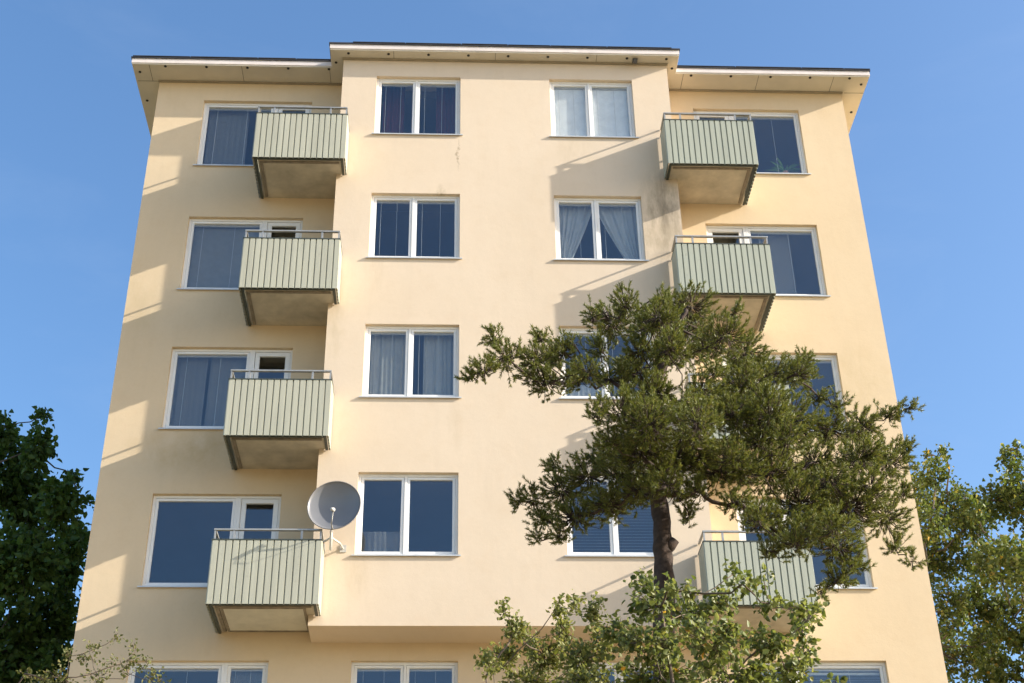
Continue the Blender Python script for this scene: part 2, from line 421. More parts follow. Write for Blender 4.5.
while x < XW1 + XS:
    l = random.uniform(.7, 1.3); y = (-OVB if -XB - .2 < x and x + l < XB + .25 else D - OV) - .04
    b.box(x, min(x + l - .01, XW1 + XS + .03), y, y + .3, ZS + .1655 + random.uniform(0, .006), ZS + .175 + random.uniform(0, .010)); x += l
b.build('felt_lap', M['roof'], roof)

# ------------------------------------------------------------------ windows
def cords(b, x0, x1, z0, z1, y):
    for fx in (.14, .62):
        x = x0 + (x1 - x0) * fx; b.box(x - .0022, x + .0022, y, y + .004, z0, z1)
def window(x0, x1, z0, z1, y, splits, door=None, cord=True, sill=True, name='window', label=None):
    """outer frame is the part; sashes, panes, sill and cords are its sub-parts"""
    yf = y + .07
    b = MB(); fw = .045
    b.box(x0, x1, yf, yf + .07, z1 - fw, z1); b.box(x0, x1, yf, yf + .07, z0, z0 + fw)
    b.box(x0, x0 + fw, yf, yf + .07, z0 + fw, z1 - fw); b.box(x1 - fw, x1, yf, yf + .07, z0 + fw, z1 - fw)
    ed = [x0 + fw] + list(splits) + [x1 - fw]
    for s_ in splits: b.box(s_ - .02, s_ + .02, yf + .001, yf + .069, z0 + fw, z1 - fw)
    fr = b.build(name, M['white'], bld, bevel=.004)
    if label: fr['label'] = label
    cb = MB()
    for i in range(len(ed) - 1):
        a = ed[i] + (.02 if i else 0) + .003; c = ed[i+1] - (.02 if i < len(ed) - 2 else 0) - .003
        e, f = z0 + fw + .003, z1 - fw - .003; sw = .042; ys = yf + .012
        s2 = MB(); s2.box(a, c, ys, ys + .05, f - sw, f); s2.box(a, c, ys, ys + .05, e, e + sw)
        s2.box(a, a + sw, ys, ys + .05, e + sw, f - sw); s2.box(c - sw, c, ys, ys + .05, e + sw, f - sw)
        s2.build('sash', M['white'], fr, bevel=.003)
        g = MB(); g.box(a + sw - .004, c - sw + .004, ys + .02, ys + .036, e + sw - .004, f - sw + .004)
        g.build('pane', M['glass'], fr)
        if cord: cords(cb, a + sw, c - sw, e + sw, f - sw, ys + .06)
        if cord: cb.box(a + sw - .01, c - sw + .01, ys + .055, ys + .085, f - sw - .022, f - sw + .01)
    if cord: cb.build('blind_cord', M['cord'], fr)
    if sill:
        s3 = MB(); s3.add([(x0 - .045, y - .032, z0 - .022), (x1 + .045, y - .032, z0 - .022), (x1 + .045, yf + .005, z0 + .002), (x0 - .045, yf + .005, z0 + .002),
                           (x0 - .045, y - .032, z0 - .008), (x1 + .045, y - .032, z0 - .008), (x1 + .045, yf + .005, z0 + .014), (x0 - .045, yf + .005, z0 + .014)],
                          [(0,3,2,1),(4,5,6,7),(0,1,5,4),(1,2,6,5),(2,3,7,6),(3,0,4,7)])
        s3.box(x0 - .045, x1 + .045, y - .034, y - .028, z0 - .03, z0 - .008)
        s3.build('sill', M['sill'], fr)
    return fr
for k in range(4):
    for a, c in BAYW: window(a, c, ZB_ + k*H, ZT + k*H, 0, [(a + c) / 2 - .04], cord=k > 0)
    for hs, sd in ((unit_holes(k, -1), -1), (unit_holes(k, 1), 1)):
        (a, c, e, f), dr = hs[0][:4], hs[1]
        window(a, c, e, f, D, [], cord=k > 0)
        # balcony door: frame is the part, leaf and pane below it
        a, c, e, f = dr[:4]; yf = D + .07
        q = MB(); q.box(a, c, yf, yf + .07, f - .045, f); q.box(a, a + .045, yf, yf + .07, e, f - .045); q.box(c - .045, c, yf, yf + .07, e, f - .045)
        q.box(a, c, yf, yf + .07, e - .04, e)
        dfr = q.build('balcony_door', M['white'], bld, bevel=.004)
        a, c, f = a + .05, c - .05, f - .05; ys = yf + .012; sw = .075
        q = MB(); q.box(a, c, ys, ys + .05, f - sw, f); q.box(a, c, ys, ys + .05, e + .005, e + .7)
        q.box(a, a + sw, ys, ys + .05, e + .7, f - sw); q.box(c - sw, c, ys, ys + .05, e + .7, f - sw)
        q.build('door_leaf', M['white'], dfr, bevel=.003)
        q = MB(); q.box(a + sw - .004, c - sw + .004, ys + .02, ys + .036, e + .69, f - sw + .004); q.build('pane', M['glass'], dfr)
for (a, c, e, f, *_), sp in ((low[0], []), (low[1], []), (low[2], [-1.628]), (low[3], [1.58]), (low[4], []), (low[5], [])):
    window(a, c, e, f, D, sp, cord=True)

# ------------------------------------------------------------------ balconies
YP = -.49
def balcony(k, side):
    z0, zt, zr = 8.018 + Z0 + k*H, 9.012 + Z0 + k*H, 9.212 + Z0 + k*H
    if side < 0: x0, x1, xin = -4.468, -2.855, -XB
    else: x0, x1, xin = 2.795, 4.409, XB
    # slab, notched round the corner of the bay
    e = .085
    if side < 0: pl = [(x0+e, YP+e), (x1-e, YP+e), (x1-e, -.003), (xin-.003, -.003), (xin-.003, D-.003), (x0+e, D-.003)]
    else: pl = [(x0+e, YP+e), (x1-e, YP+e), (x1-e, D-.003), (xin+.003, D-.003), (xin+.003, -.003), (x0+e, -.003)]
    b = MB(); b.prism(pl, z0 + .03, z0 + .15)
    sl_ = b.build('balcony', M['slab'], bld)
    # drip rim under the slab edge
    b = MB(); t_ = .05
    b.box(x0+e+.03, x1-e-.03, YP+e+.05, YP+e+.05+t_, z0 + .012, z0 + .0305)
    xo = x0+e+.03 if side < 0 else x1-e-.03-t_
    b.box(xo, xo+t_, YP+e+.09, D-.05, z0 + .012, z0 + .0305)
    b.build('drip_rim', M['rim'], sl_)
    if side < 0 and k == 0:                                   # the lowest slab has a framed board under it
        b = MB(); b.box(x0 + .22, x1 - .24, YP + .22, D - .10, z0 + .018, z0 + .0295); b.build('underside_board', plain('pale_board', (.60, .57, .47), .8, 0, .12, 4), sl_)
        b = MB()
        for bx in ((x0 + .19, x1 - .21, YP + .185, YP + .219), (x0 + .19, x1 - .21, D - .099, D - .065), (x0 + .185, x0 + .219, YP + .22, D - .10), (x1 - .239, x1 - .205, YP + .22, D - .10)): b.box(*bx, z0 + .008, z0 + .0292)
        b.build('board_frame', M['rim'], sl_)
    # ribbed steel cladding: front and two sides
    def ribs(p, q, n_out, nm):
        L_ = math.dist(p, q); n = max(1, round(L_ / .0995)); pitch = L_ / n
        dx, dy = (q[0]-p[0]) / L_, (q[1]-p[1]) / L_
        prof = []
        for i in range(n):
            s0 = i * pitch
            prof += [(s0 + .000, -.026), (s0 + .010, -.026), (s0 + .016, 0), (s0 + pitch - .008, 0), (s0 + pitch - .002, -.026)]
        prof.append((L_, -.026))
        v = []
        for s_, o_ in prof:
            v.append((p[0] + dx*s_ + n_out[0]*o_, p[1] + dy*s_ + n_out[1]*o_))
        b = MB()
        for z in (z0, zt): b.v += [(x, y, z) for x, y in v]
        m_ = len(v)
        for i in range(m_ - 1): b.f.append((i, i+1, m_+i+1, m_+i))
        o = b.build(nm, M['sage'] if side < 0 else M['sage2'], sl_)
        sm = o.modifiers.new('sheet', 'SOLIDIFY'); sm.thickness = .0025; sm.offset = 0
        return o
    ribs((x0, YP), (x1, YP), (0, -1), 'front_panel')
    if side < 0:
        ribs((x0, D - .02), (x0, YP + .003), (-1, 0), 'side_panel'); ribs((x1, YP + .003), (x1, -.02), (1, 0), 'side_panel')
    else:
        ribs((x0, -.02), (x0, YP + .003), (-1, 0), 'side_panel'); ribs((x1, YP + .003), (x1, D - .02), (1, 0), 'side_panel')
    yl, yr = (D, 0) if side < 0 else (0, D)
    b = MB()                                                  # dark edging along the top; the foot strip paints in a shadow line
    for z, nm, i_ in ((zt + .001, 'top_trim', -.005), (z0 + .002, 'foot_shadow_strip', .037)):
        b = MB()
        b.box(x0 + i_, x1 - i_, YP + i_, YP + i_ + .042, z, z + .02)
        b.box(x0 + i_, x0 + i_ + .042, YP + i_ + .042, yl - .01, z, z + .02); b.box(x1 - i_ - .042, x1 - i_, YP + i_ + .042, yr - .01, z, z + .02)
        b.build(nm, M['trim'], sl_)
    b = MB()                                                  # rail and uprights
    ya = YP + .02
    b.box(x0 + .01, x1 - .01, ya, ya + .045, zr - .028, zr)
    b.box(x0 + .01, x0 + .045, ya + .046, yl - .01, zr - .028, zr); b.box(x1 - .045, x1 - .01, ya + .046, yr - .01, zr - .028, zr)
    ra = b.build('rail', M['alu'], sl_, bevel=.004)
    for fx in (.0, .18, .82, 1.0):
        x = x0 + .03 + (x1 - x0 - .06) * fx; h_ = .016 if 0 < fx < 1 else .012
        b = MB(); b.box(x - h_, x + h_, ya + .008, ya + .035, z0 + .16, zr - .029); b.build('post', M['alu'], sl_)
    return sl_
for k in range(4):
    balcony(k, -1); balcony(k, 1)

# ------------------------------------------------------------------ satellite dish on the bay wall
dish = empty('satellite_dish', (-2.73, 0, 10.75), 'round grey satellite dish on a short mast beside the lowest left balcony', 'satellite dish')
c0 = Vector((-2.70, -.50, 11.16)); nrm = Vector((-.13, -1, .03)).normalized()
ex = nrm.cross(Vector((0, 0, 1))).normalized() * -1; ez = nrm.cross(ex).normalized()
if ez.z < 0: ez = -ez
b = MB(); RD, DP, nr, ns = .40, .10, 9, 44
for side_, off in ((0, 0), (1, -.012)):
    for i in range(nr + 1):
        rr = RD * i / nr
        for k in range(ns):
            a = 2 * math.pi * k / ns
            b.v.append(tuple(c0 + ex * rr * math.cos(a) + ez * rr * math.sin(a) + nrm * (DP * (rr / RD) ** 2 - DP * .5 + off)))
for s_ in (0, 1):
    o_ = s_ * (nr + 1) * ns
    for i in range(nr):
        for k in range(ns):
            k2 = (k + 1) % ns; q = (o_+i*ns+k, o_+i*ns+k2, o_+(i+1)*ns+k2, o_+(i+1)*ns+k)
            b.f.append(q if s_ else q[::-1])
for k in range(ns):
    k2 = (k + 1) % ns; b.f.append((nr*ns+k, nr*ns+k2, (2*nr+1)*ns+k2, (2*nr+1)*ns+k))
b.build('reflector', M['dish'], dish, True)
b = MB()
rim = [c0 + ex * RD * math.cos(2*math.pi*k/ns) + ez * RD * math.sin(2*math.pi*k/ns) + nrm * (DP * .5 - .004) for k in range(ns + 1)]
b.tube(rim, .008, 6, False); b.build('rim', plain('dish_rim', (.25, .235, .23), .4), dish, True)
b = MB(); base_p = c0 - ez * .40 + nrm * .03; tip = c0 + nrm * .27 - ez * .19 + ex * .03
b.tube([base_p, c0 - ez * .36 + nrm * .15, tip - nrm * .03 - ez * .03], .010, 6); arm = b.build('feed_arm', M['mast'], dish, True)
b = MB(); b.tube([tip - ez*.02 + nrm*.05, tip + ez*.005, tip - nrm*.05 + ez*.02], [.026, .026, .034], 10); b.build('feed_horn', plain('horn_grey', (.5, .49, .46), .5), dish, True)
b = MB(); b.tube([tip + nrm*.02 - ez*.01, tip + nrm*.05 - ez*.07 + ex*.02, tip - ez*.17, tip - ez*.22 - nrm*.10 - ex*.02, base_p - ez*.05], .005, 5); b.build('cable', M['dark'], dish, True)
b = MB(); b.tube([(-2.735, -.40, 10.50), (-2.735, -.40, 11.10)], .022, 10); b.build('mast', M['mast'], dish, True)
b = MB(); b.tube([(-2.735, -.40, 10.70), (-2.86, -.20, 10.72), (-2.90, -.004, 10.72)], .016, 8); b.tube([(-2.735, -.40, 10.70), (-2.62, -.20, 10.70), (-2.58, -.004, 10.70)], .016, 8)
b.box(-2.95, -2.85, -.012, -.003, 10.66, 10.78); b.box(-2.63, -2.53, -.012, -.003, 10.64, 10.76); b.build('bracket', M['mast'], dish)
b = MB(); b.box(-2.78, -2.69, -.425, -.37, 11.04, 11.12); b.build('clamp', M['dark'], dish)

# small fixture under the eaves
fx_ = MB(); fx_.box(2.38, 2.47, -.16, -.06, ZS - .05, ZS - .004); fx_.tube([(2.425, -.11, ZS - .03), (2.425, -.19, ZS - .12)], .035, 10)
tag(fx_.build('outdoor_lamp', plain('lamp_grey', (.09, .085, .08), .5)), 'small dark lamp fixed under the eaves at the right of the middle bay', 'lamp')

# ------------------------------------------------------------------ things in the windows
def cloth(name, mat, x0, x1, z0, z1, y, label, group, folds=9, amp=.016, tie=None, cat='curtain'):
    """hanging cloth with folds; tie = (x at the foot left, x at the foot right) gathers it to one side"""
    n, mz = 70, 14; b = MB(); rnd = random.Random(name + label)
    ph = rnd.uniform(0, 6)
    for layer in (0, .004):
        for j in range(mz + 1):
            v = j / mz; z = z0 + (z1 - z0) * v
            a, c = x0, x1
            if tie:
                g = (1 - v) ** 1.15; a = x0 + (tie[0] - x0) * g; c = x1 + (tie[1] - x1) * g
            for i in range(n + 1):
                u = i / n
                yy = y + layer + amp * math.sin(u * folds * 6.283 + ph + .6 * math.sin(v * 2 + u * 9)) * (.6 + .4 * math.sin(u * 23 + ph))
                b.v.append((a + (c - a) * u, yy, z))
    m_ = (mz + 1) * (n + 1)
    for j in range(mz):
        for i in range(n):
            q = j * (n + 1) + i; b.f.append((q, q+1, q+n+2, q+n+1)); b.f.append((m_+q+n+1, m_+q+n+2, m_+q+1, m_+q))
    o = b.build(name, mat, None, True); return tag(o, label, cat, group)
def slats(label, x0, x1, z0, z1, y, group, mat='slat', pitch=.035, ang=55):
    b = MB(); z = z0; ca, sa = .02 * math.cos(R(ang)), .02 * math.sin(R(ang))
    while z < z1 - .02:
        b.add([(x0, y - ca, z - sa), (x1, y - ca, z - sa), (x1, y + ca, z + sa), (x0, y + ca, z + sa),
               (x0, y - ca, z - sa + .0015), (x1, y - ca, z - sa + .0015), (x1, y + ca, z + sa + .0015), (x0, y + ca, z + sa + .0015)],
              [(0,3,2,1),(4,5,6,7),(0,1,5,4),(1,2,6,5),(2,3,7,6),(3,0,4,7)]); z += pitch
    b.box(x0, x1, y - .015, y + .015, z1 - .03, z1)
    return tag(b.build('window_blind', M[mat]), label, 'blind', group)
GC, GB = 'curtains behind the window panes', 'blinds behind the window panes'
def bw(i, j):      # glass opening of pane j of bay window i
    a, c = BAYW[i]; mm = (a + c) / 2 - .04
    return (a + .09, mm - .06) if j == 0 else (mm + .06, c - .09)
YB = .26; zb = lambda k: ZB_ + k*H - .05; ztp = lambda k: ZT + k*H - .03
a, c = bw(0, 0); cloth('curtain', M['red'], a + .02, a + .42, zb(3), ztp(3) + .36, .52, 'dark red curtain in the left pane of the top left bay window', GC, 5)
a, c = bw(0, 1); cloth('curtain', M['red'], c - .36, c + .04, zb(3), ztp(3) + .36, .52, 'dark red curtain in the right pane of the top left bay window', GC, 5)
a, c = bw(0, 0); cloth('curtain', M['grey'], a - .05, c + .02, zb(1), ztp(1), YB, 'pale grey curtain filling the left pane of the bay window above the dish', GC, 8)
a, c = bw(0, 1); cloth('curtain', M['grey'], a + .17, c + .05, zb(1), ztp(1), YB + .02, 'pale grey curtain in the right pane of the bay window above the dish', GC, 7)
a, c = bw(0, 0); cloth('curtain', M['net'], a - .03, c + .05, zb(0), zb(0) + .55, YB, 'low sheer curtain in the left pane of the bay window beside the dish', GC, 8, .015)
for j, w_ in ((0, 'left'), (1, 'right')):
    a, c = bw(1, j); cloth('window_blind', M['blind'], a - .03, c + .03, zb(3), ztp(3), .165, 'closed white blind in the %s pane of the top right bay window' % w_, GB, 1, .002, None, 'blind')
a, c = bw(1, 0); cloth('curtain', M['lace'], a - .05, c + .05, zb(2), ztp(2), YB, 'white curtain tied back to the left in the right bay window below the top one', GC, 7, .02, (a - .05, a + .12))
a, c = bw(1, 1); cloth('curtain', M['lace'], a - .05, c + .05, zb(2), ztp(2), YB, 'white curtain tied back to the right in the right bay window below the top one', GC, 7, .02, (c - .12, c + .05))
for j, w_ in ((0, 'left'), (1, 'right')):
    a, c = bw(1, j); slats('pale slatted blind in the %s pane of the bay window behind the pine trunk' % w_, a - .02, c + .02, zb(0) + .05, ztp(0) - .05, .22, GB, 'slat', .05, 25)
a, c = bw(1, 0); cloth('curtain', M['lace'], a, c, zb(1), zb(1) + .45, YB, 'low white curtain in the right bay window behind the left pine limb', GC, 6, .015)
wl = (LW[0] + .08, LM - .08); YW = D + .26; ztp_ = 0; zwb = lambda k: WZB + k*H - .03
cloth('curtain', M['net'], wl[0], wl[0] + .75, zwb(3), ztp(3), YW, 'sheer curtain in the top left picture window beside the balcony', GC, 7)
cloth('curtain', M['screen'], wl[0] - .02, wl[1] + .02, zwb(2), ztp(2), D + .21, 'flat grey screen in the left picture window one storey below the top', GC, 1, .002)
cloth('curtain', M['net'], wl[0] - .02, wl[0] + .5, zwb(1), ztp(1), YW, 'sheer curtain at the left side of the third left picture window from the top', GC, 5)
cloth('curtain', M['net'], wl[0] + .55, wl[1] + .02, zwb(1), ztp(1), YW, 'sheer curtain beside the balcony in the third left picture window from the top', GC, 6)
wr = (RM + .08, RW[1] - .08)
cloth('curtain', M['net'], wr[0] + .2, wr[0] + .75, zwb(2), ztp(2), YW, 'sheer curtain in the right picture window one storey below the top', GC, 6)
slats('pale slatted blind in the lower right window at the bottom edge', low[5][0] + .07, low[5][1] - .07, low[5][2] + .05, low[5][3] - .12, D + .215, GB, 'slat', .04, 20)
slats('pale slatted blind in the narrow lower right window beside the birch', low[4][0] + .07, low[4][1] - .07, low[4][2] + .05, low[4][3] - .12, D + .215, GB, 'slat', .04, 20)
cloth('curtain', M['net'], low[1][0] + .05, low[1][1] - .05, low[1][2], low[1][3] - .1, YW, 'sheer curtain in the narrow bottom left window under the balcony', GC, 6)

# potted palm standing in the top right picture window
pt = empty('potted_palm', (5.28, D + .21, WZB + 3*H), 'small green potted palm on the sill of the top right picture window', 'plant')
b = MB(); pz = WZB + 3*H + .10
b.tube([(5.28, D+.21, pz - .02), (5.28, D+.21, pz + .10)], [.05, .065], 12); b.build('pot', plain('pot_clay', (.3, .16, .1), .8), pt)
b = MB(); rnd = random.Random(4)
for i in range(26):
    a = rnd.uniform(0, 6.28); up = rnd.uniform(.2, 1.0); L_ = rnd.uniform(.26, .44)
    d = Vector((math.cos(a), math.sin(a) * .12, up)).normalized(); s_ = d.cross(Vector((0, 0, 1))).normalized() * .032
    p = Vector((5.28, D + .21, pz + .10)); q1 = p + d * L_ * .5; q2 = p + d * L_ + Vector((0, 0, -.06))
    b.add([p - s_*.3, p + s_*.3, q1 + s_, q1 - s_, q2], [(0, 1, 2, 3), (3, 2, 4)])
b.build('leaf', M['plant'], pt)
# small white objects on the rails
b = MB(); zr_ = 8.994 + Z0
b.tube([(-3.83, -.36, zr_ - .05), (-3.83, -.36, zr_ + .03), (-3.83, -.36, zr_ + .07)], [.04, .04, .022], 10)
tag(b.build('flower_pot', M['white']), 'small white pot just showing above the lowest left balcony front', 'pot')
b = MB(); b.tube([(3.32, -.30, zr_ - .05), (3.32, -.30, zr_ + .09)], [.06, .075], 12)
tag(b.build('flower_pot', M['white']), 'small white pot on the lowest right balcony under the pine', 'pot')

# ------------------------------------------------------------------ vegetation
PINE_CLUMPS = [
  [(1.69,-6.74,10.62,0.36,0.37,0.2),(1.09,-7.52,9.85,0.34,0.38,0.25),(0.83,-6.48,10.56,0.29,0.35,0.24),(0.58,-6.74,10.48,0.13,0.17,0.13),(1.87,-7.52,9.74,0.31,0.37,0.25),(2.32,-6.48,10.2,0.25,0.3,0.21),(1.69,-6.22,10.43,0.46,0.47,0.27),(1.32,-7.22,10.38,0.13,0.15,0.1),(2.26,-6.43,10.75,0.11,0.15,0.11),(1.23,-7.65,9.44,0.25,0.29,0.19),(1.04,-7.78,8.91,0.26,0.29,0.19),(0.96,-7.52,9.54,0.21,0.23,0.15),(1.5,-7.78,8.94,0.22,0.25,0.16),(1.67,-7.78,9.12,0.16,0.18,0.12),(1.36,-7.91,8.7,0.18,0.19,0.11),(1.05,-7.78,8.01,0.19,0.21,0.13),(0.94,-7.78,7.8,0.17,0.2,0.13),(1.17,-7.78,7.78,0.15,0.18,0.13),(1.06,-8.04,7.75,0.17,0.18,0.11)],
  [(1.03,-7.0,9.59,0.3,0.31,0.17),(0.67,-7.26,9.36,0.25,0.24,0.12),(0.31,-7.52,9.22,0.23,0.24,0.14),(-0.05,-7.78,9.01,0.28,0.27,0.14),(-0.15,-7.78,9.27,0.24,0.28,0.19),(-0.46,-8.04,9.14,0.2,0.26,0.21),(-0.67,-8.17,8.91,0.16,0.19,0.14),(0.15,-7.52,9.53,0.21,0.23,0.15),(0.58,-7.26,9.72,0.17,0.21,0.15),(-0.58,-8.04,9.34,0.09,0.14,0.09),(-0.08,-7.78,9.51,0.09,0.14,0.1),(0.28,-7.52,9.63,0.08,0.14,0.07),(-0.79,-8.04,8.9,0.07,0.14,0.09)],
  [(0.93,-8.04,8.36,0.37,0.45,0.33),(0.61,-8.3,8.36,0.23,0.32,0.26),(1.26,-8.3,8.22,0.28,0.38,0.3),(0.85,-7.78,8.21,0.31,0.33,0.2),(1.23,-7.52,8.28,0.36,0.39,0.25),(0.37,-8.56,8.21,0.11,0.17,0.15),(0.5,-8.3,8.06,0.15,0.18,0.13)],
  [(0.94,-7.0,8.21,0.26,0.31,0.2),(0.78,-6.74,8.49,0.29,0.33,0.21),(0.49,-6.48,8.62,0.34,0.38,0.24),(0.21,-6.22,8.6,0.32,0.37,0.24),(-0.11,-6.22,8.47,0.17,0.2,0.14),(-0.27,-6.22,8.47,0.09,0.14,0.1),(0.32,-6.48,8.15,0.29,0.31,0.19),(0.02,-6.22,8.24,0.19,0.2,0.12),(0.15,-6.48,7.92,0.14,0.15,0.09),(0.64,-6.74,8.18,0.25,0.28,0.18),(0.61,-6.48,8.86,0.24,0.25,0.15),(-0.06,-6.22,8.04,0.08,0.14,0.09),(0.16,-6.22,8.87,0.13,0.15,0.1)],
  [(2.15,-6.74,9.59,0.33,0.44,0.35),(2.56,-6.48,9.88,0.27,0.33,0.23),(2.92,-6.22,10.08,0.25,0.28,0.19),(3.06,-6.22,10.24,0.1,0.15,0.13),(2.04,-7.0,8.92,0.4,0.48,0.34),(2.65,-6.74,9.16,0.39,0.44,0.3),(3.15,-6.48,9.21,0.33,0.34,0.2),(3.6,-6.22,9.41,0.27,0.31,0.2),(3.91,-6.22,9.54,0.18,0.19,0.12),(4.15,-6.22,9.64,0.1,0.14,0.08),(3.36,-6.22,9.66,0.13,0.16,0.1),(1.97,-6.48,9.55,0.2,0.28,0.23),(3.15,-6.22,9.78,0.11,0.14,0.1),(1.86,-7.65,8.76,0.26,0.3,0.21),(2.21,-7.52,8.95,0.26,0.31,0.21),(1.61,-7.39,8.91,0.18,0.23,0.16),(2.11,-7.52,8.49,0.3,0.33,0.21)],
  [(1.67,-7.52,8.15,0.26,0.3,0.2),(2.24,-7.26,8.29,0.36,0.4,0.25),(2.78,-7.0,8.54,0.37,0.41,0.26),(3.32,-6.74,8.68,0.36,0.39,0.24),(3.75,-6.48,8.82,0.24,0.34,0.29),(3.95,-6.48,8.94,0.09,0.17,0.17),(2.42,-7.52,7.77,0.39,0.44,0.28),(3.0,-7.26,7.9,0.4,0.46,0.31),(3.51,-6.74,8.04,0.27,0.37,0.3),(3.76,-6.74,8.33,0.1,0.17,0.16),(2.74,-7.52,7.35,0.35,0.38,0.23),(2.22,-7.78,7.33,0.25,0.27,0.17),(1.97,-7.78,7.49,0.23,0.26,0.17),(2.69,-7.52,7.01,0.17,0.2,0.14),(2.85,-7.52,7.17,0.15,0.17,0.1),(3.56,-6.74,7.71,0.14,0.17,0.11),(2.03,-7.78,7.18,0.13,0.15,0.1),(1.73,-7.78,7.7,0.17,0.21,0.15),(1.4,-7.78,7.82,0.17,0.21,0.15),(1.46,-7.65,8.25,0.24,0.27,0.18),(1.89,-7.65,8.09,0.25,0.29,0.2),(2.72,-7.65,7.98,0.29,0.32,0.2),(3.15,-7.52,7.99,0.26,0.3,0.2),(2.46,-7.78,7.39,0.28,0.31,0.19),(2.5,-7.52,6.89,0.08,0.14,0.06),(3.62,-7.0,7.43,0.06,0.14,0.07),(1.33,-7.52,7.66,0.12,0.14,0.09)],
]
PINE_TRUNK = [(1.03,-7.0,6.0),(1.07,-7.0,6.59),(1.12,-7.0,7.26),(1.13,-7.0,7.85),(1.12,-7.0,8.42),(1.12,-7.0,9.0),(1.18,-7.0,9.43),(1.3,-7.0,9.81),(1.48,-7.0,10.19),(1.61,-7.0,10.46)]
BIRCH_CLUMPS = [(0.47,-10.51,5.55,0.24,0.17,0.14),(0.43,-10.22,5.85,0.09,0.14,0.08),(0.5,-10.98,5.48,0.07,0.14,0.06),(0.2,-10.58,5.32,0.17,0.14,0.14),(0.83,-9.89,5.72,0.23,0.17,0.15),(1.1,-9.89,5.8,0.17,0.14,0.12),(0.95,-11.27,5.38,0.08,0.14,0.06),(1.15,-11.13,5.3,0.09,0.14,0.07),(1.28,-11.41,5.16,0.09,0.14,0.07),(0.39,-10.71,5.19,0.3,0.22,0.18),(0.66,-11.45,4.91,0.29,0.21,0.18),(1.22,-10.68,5.2,0.24,0.18,0.16),(0.5,-10.33,5.07,0.39,0.26,0.18),(0.86,-11.0,4.84,0.36,0.24,0.17),(1.56,-10.28,5.35,0.09,0.15,0.23),(1.4,-10.44,5.07,0.17,0.14,0.13),(1.4,-11.46,4.62,0.06,0.14,0.09),(1.08,-10.49,5.8,0.05,0.14,0.05),(1.15,-11.03,5.52,0.05,0.14,0.04),(1.55,-10.75,5.39,0.04,0.14,0.08),(0.64,-10.99,5.44,0.07,0.14,0.06),(0.35,-10.25,4.77,0.42,0.29,0.22),(0.82,-10.71,4.63,0.47,0.31,0.21),(1.17,-11.22,4.46,0.25,0.2,0.2)]
SAPLING_CLUMPS = [(-0.55,-9.16,5.65,0.14,0.14,0.11),(-0.51,-9.91,5.58,0.07,0.14,0.11),(-0.56,-9.15,6.06,0.03,0.14,0.05),(-0.26,-9.61,5.48,0.18,0.14,0.15),(-0.12,-9.64,5.67,0.08,0.14,0.15),(-0.08,-10.51,5.12,0.18,0.15,0.15),(-0.35,-9.14,5.43,0.28,0.19,0.13),(-0.06,-10.89,4.83,0.23,0.15,0.11),(-0.22,-10.44,5.56,0.03,0.14,0.06),(0.08,-10.12,5.64,0.06,0.14,0.13),(0.18,-9.5,5.64,0.11,0.14,0.12),(-0.72,-10.54,5.09,0.06,0.14,0.07),(-0.37,-9.35,5.7,0.06,0.14,0.1),(-0.24,-9.13,5.13,0.39,0.28,0.24),(-0.65,-10.6,4.8,0.14,0.14,0.14),(0.11,-9.82,4.91,0.29,0.23,0.23),(-0.14,-10.88,5.41,0.03,0.14,0.04)]
SHRUB_CLUMPS = [(-3.48,-9.5,5.47,0.12,0.14,0.1),(-4.02,-8.33,5.99,0.1,0.14,0.13),(-3.89,-9.53,5.35,0.15,0.14,0.08),(-4.42,-8.25,5.76,0.15,0.14,0.08),(-3.66,-9.02,5.86,0.04,0.14,0.05),(-3.44,-8.8,5.7,0.1,0.14,0.07),(-3.86,-8.52,5.71,0.16,0.14,0.09),(-4.01,-8.97,5.72,0.05,0.14,0.07),(-3.41,-9.37,5.61,0.04,0.14,0.05),(-4.16,-9.56,5.37,0.06,0.14,0.05),(-3.15,-9.76,5.24,0.09,0.14,0.08),(-4.11,-8.57,5.32,0.32,0.24,0.21),(-3.52,-9.11,5.15,0.31,0.23,0.2)]
MAPLE_CLUMPS = [(-10.3,7.07,15.59,0.79,0.88,1.17),(-8.91,4.83,14.98,0.35,0.39,0.52),(-9.6,6.78,16.75,0.13,0.17,0.24),(-7.94,3.67,13.25,0.4,0.45,0.6),(-8.58,3.93,12.2,0.85,0.82,0.97),(-8.32,5.88,13.06,0.38,0.59,0.92),(-8.4,5.62,11.74,0.67,0.75,1.0),(-9.04,5.18,10.99,0.94,0.87,1.0),(-7.85,4.84,10.47,0.6,0.57,0.67),(-8.51,5.99,14.96,0.16,0.14,0.16),(-10.78,5.25,14.44,0.96,1.02,1.29),(-10.87,6.44,13.08,1.17,1.19,1.48),(-10.35,5.57,10.76,1.09,1.01,1.15),(-10.05,5.82,15.96,0.28,0.31,0.41),(-8.21,6.08,14.43,0.1,0.14,0.13),(-9.7,7.46,15.1,0.62,0.7,0.93),(-9.68,6.78,10.23,1.3,1.11,1.17),(-7.89,5.15,9.35,1.04,0.88,0.91),(-8.48,7.0,14.1,0.2,0.29,0.45)]
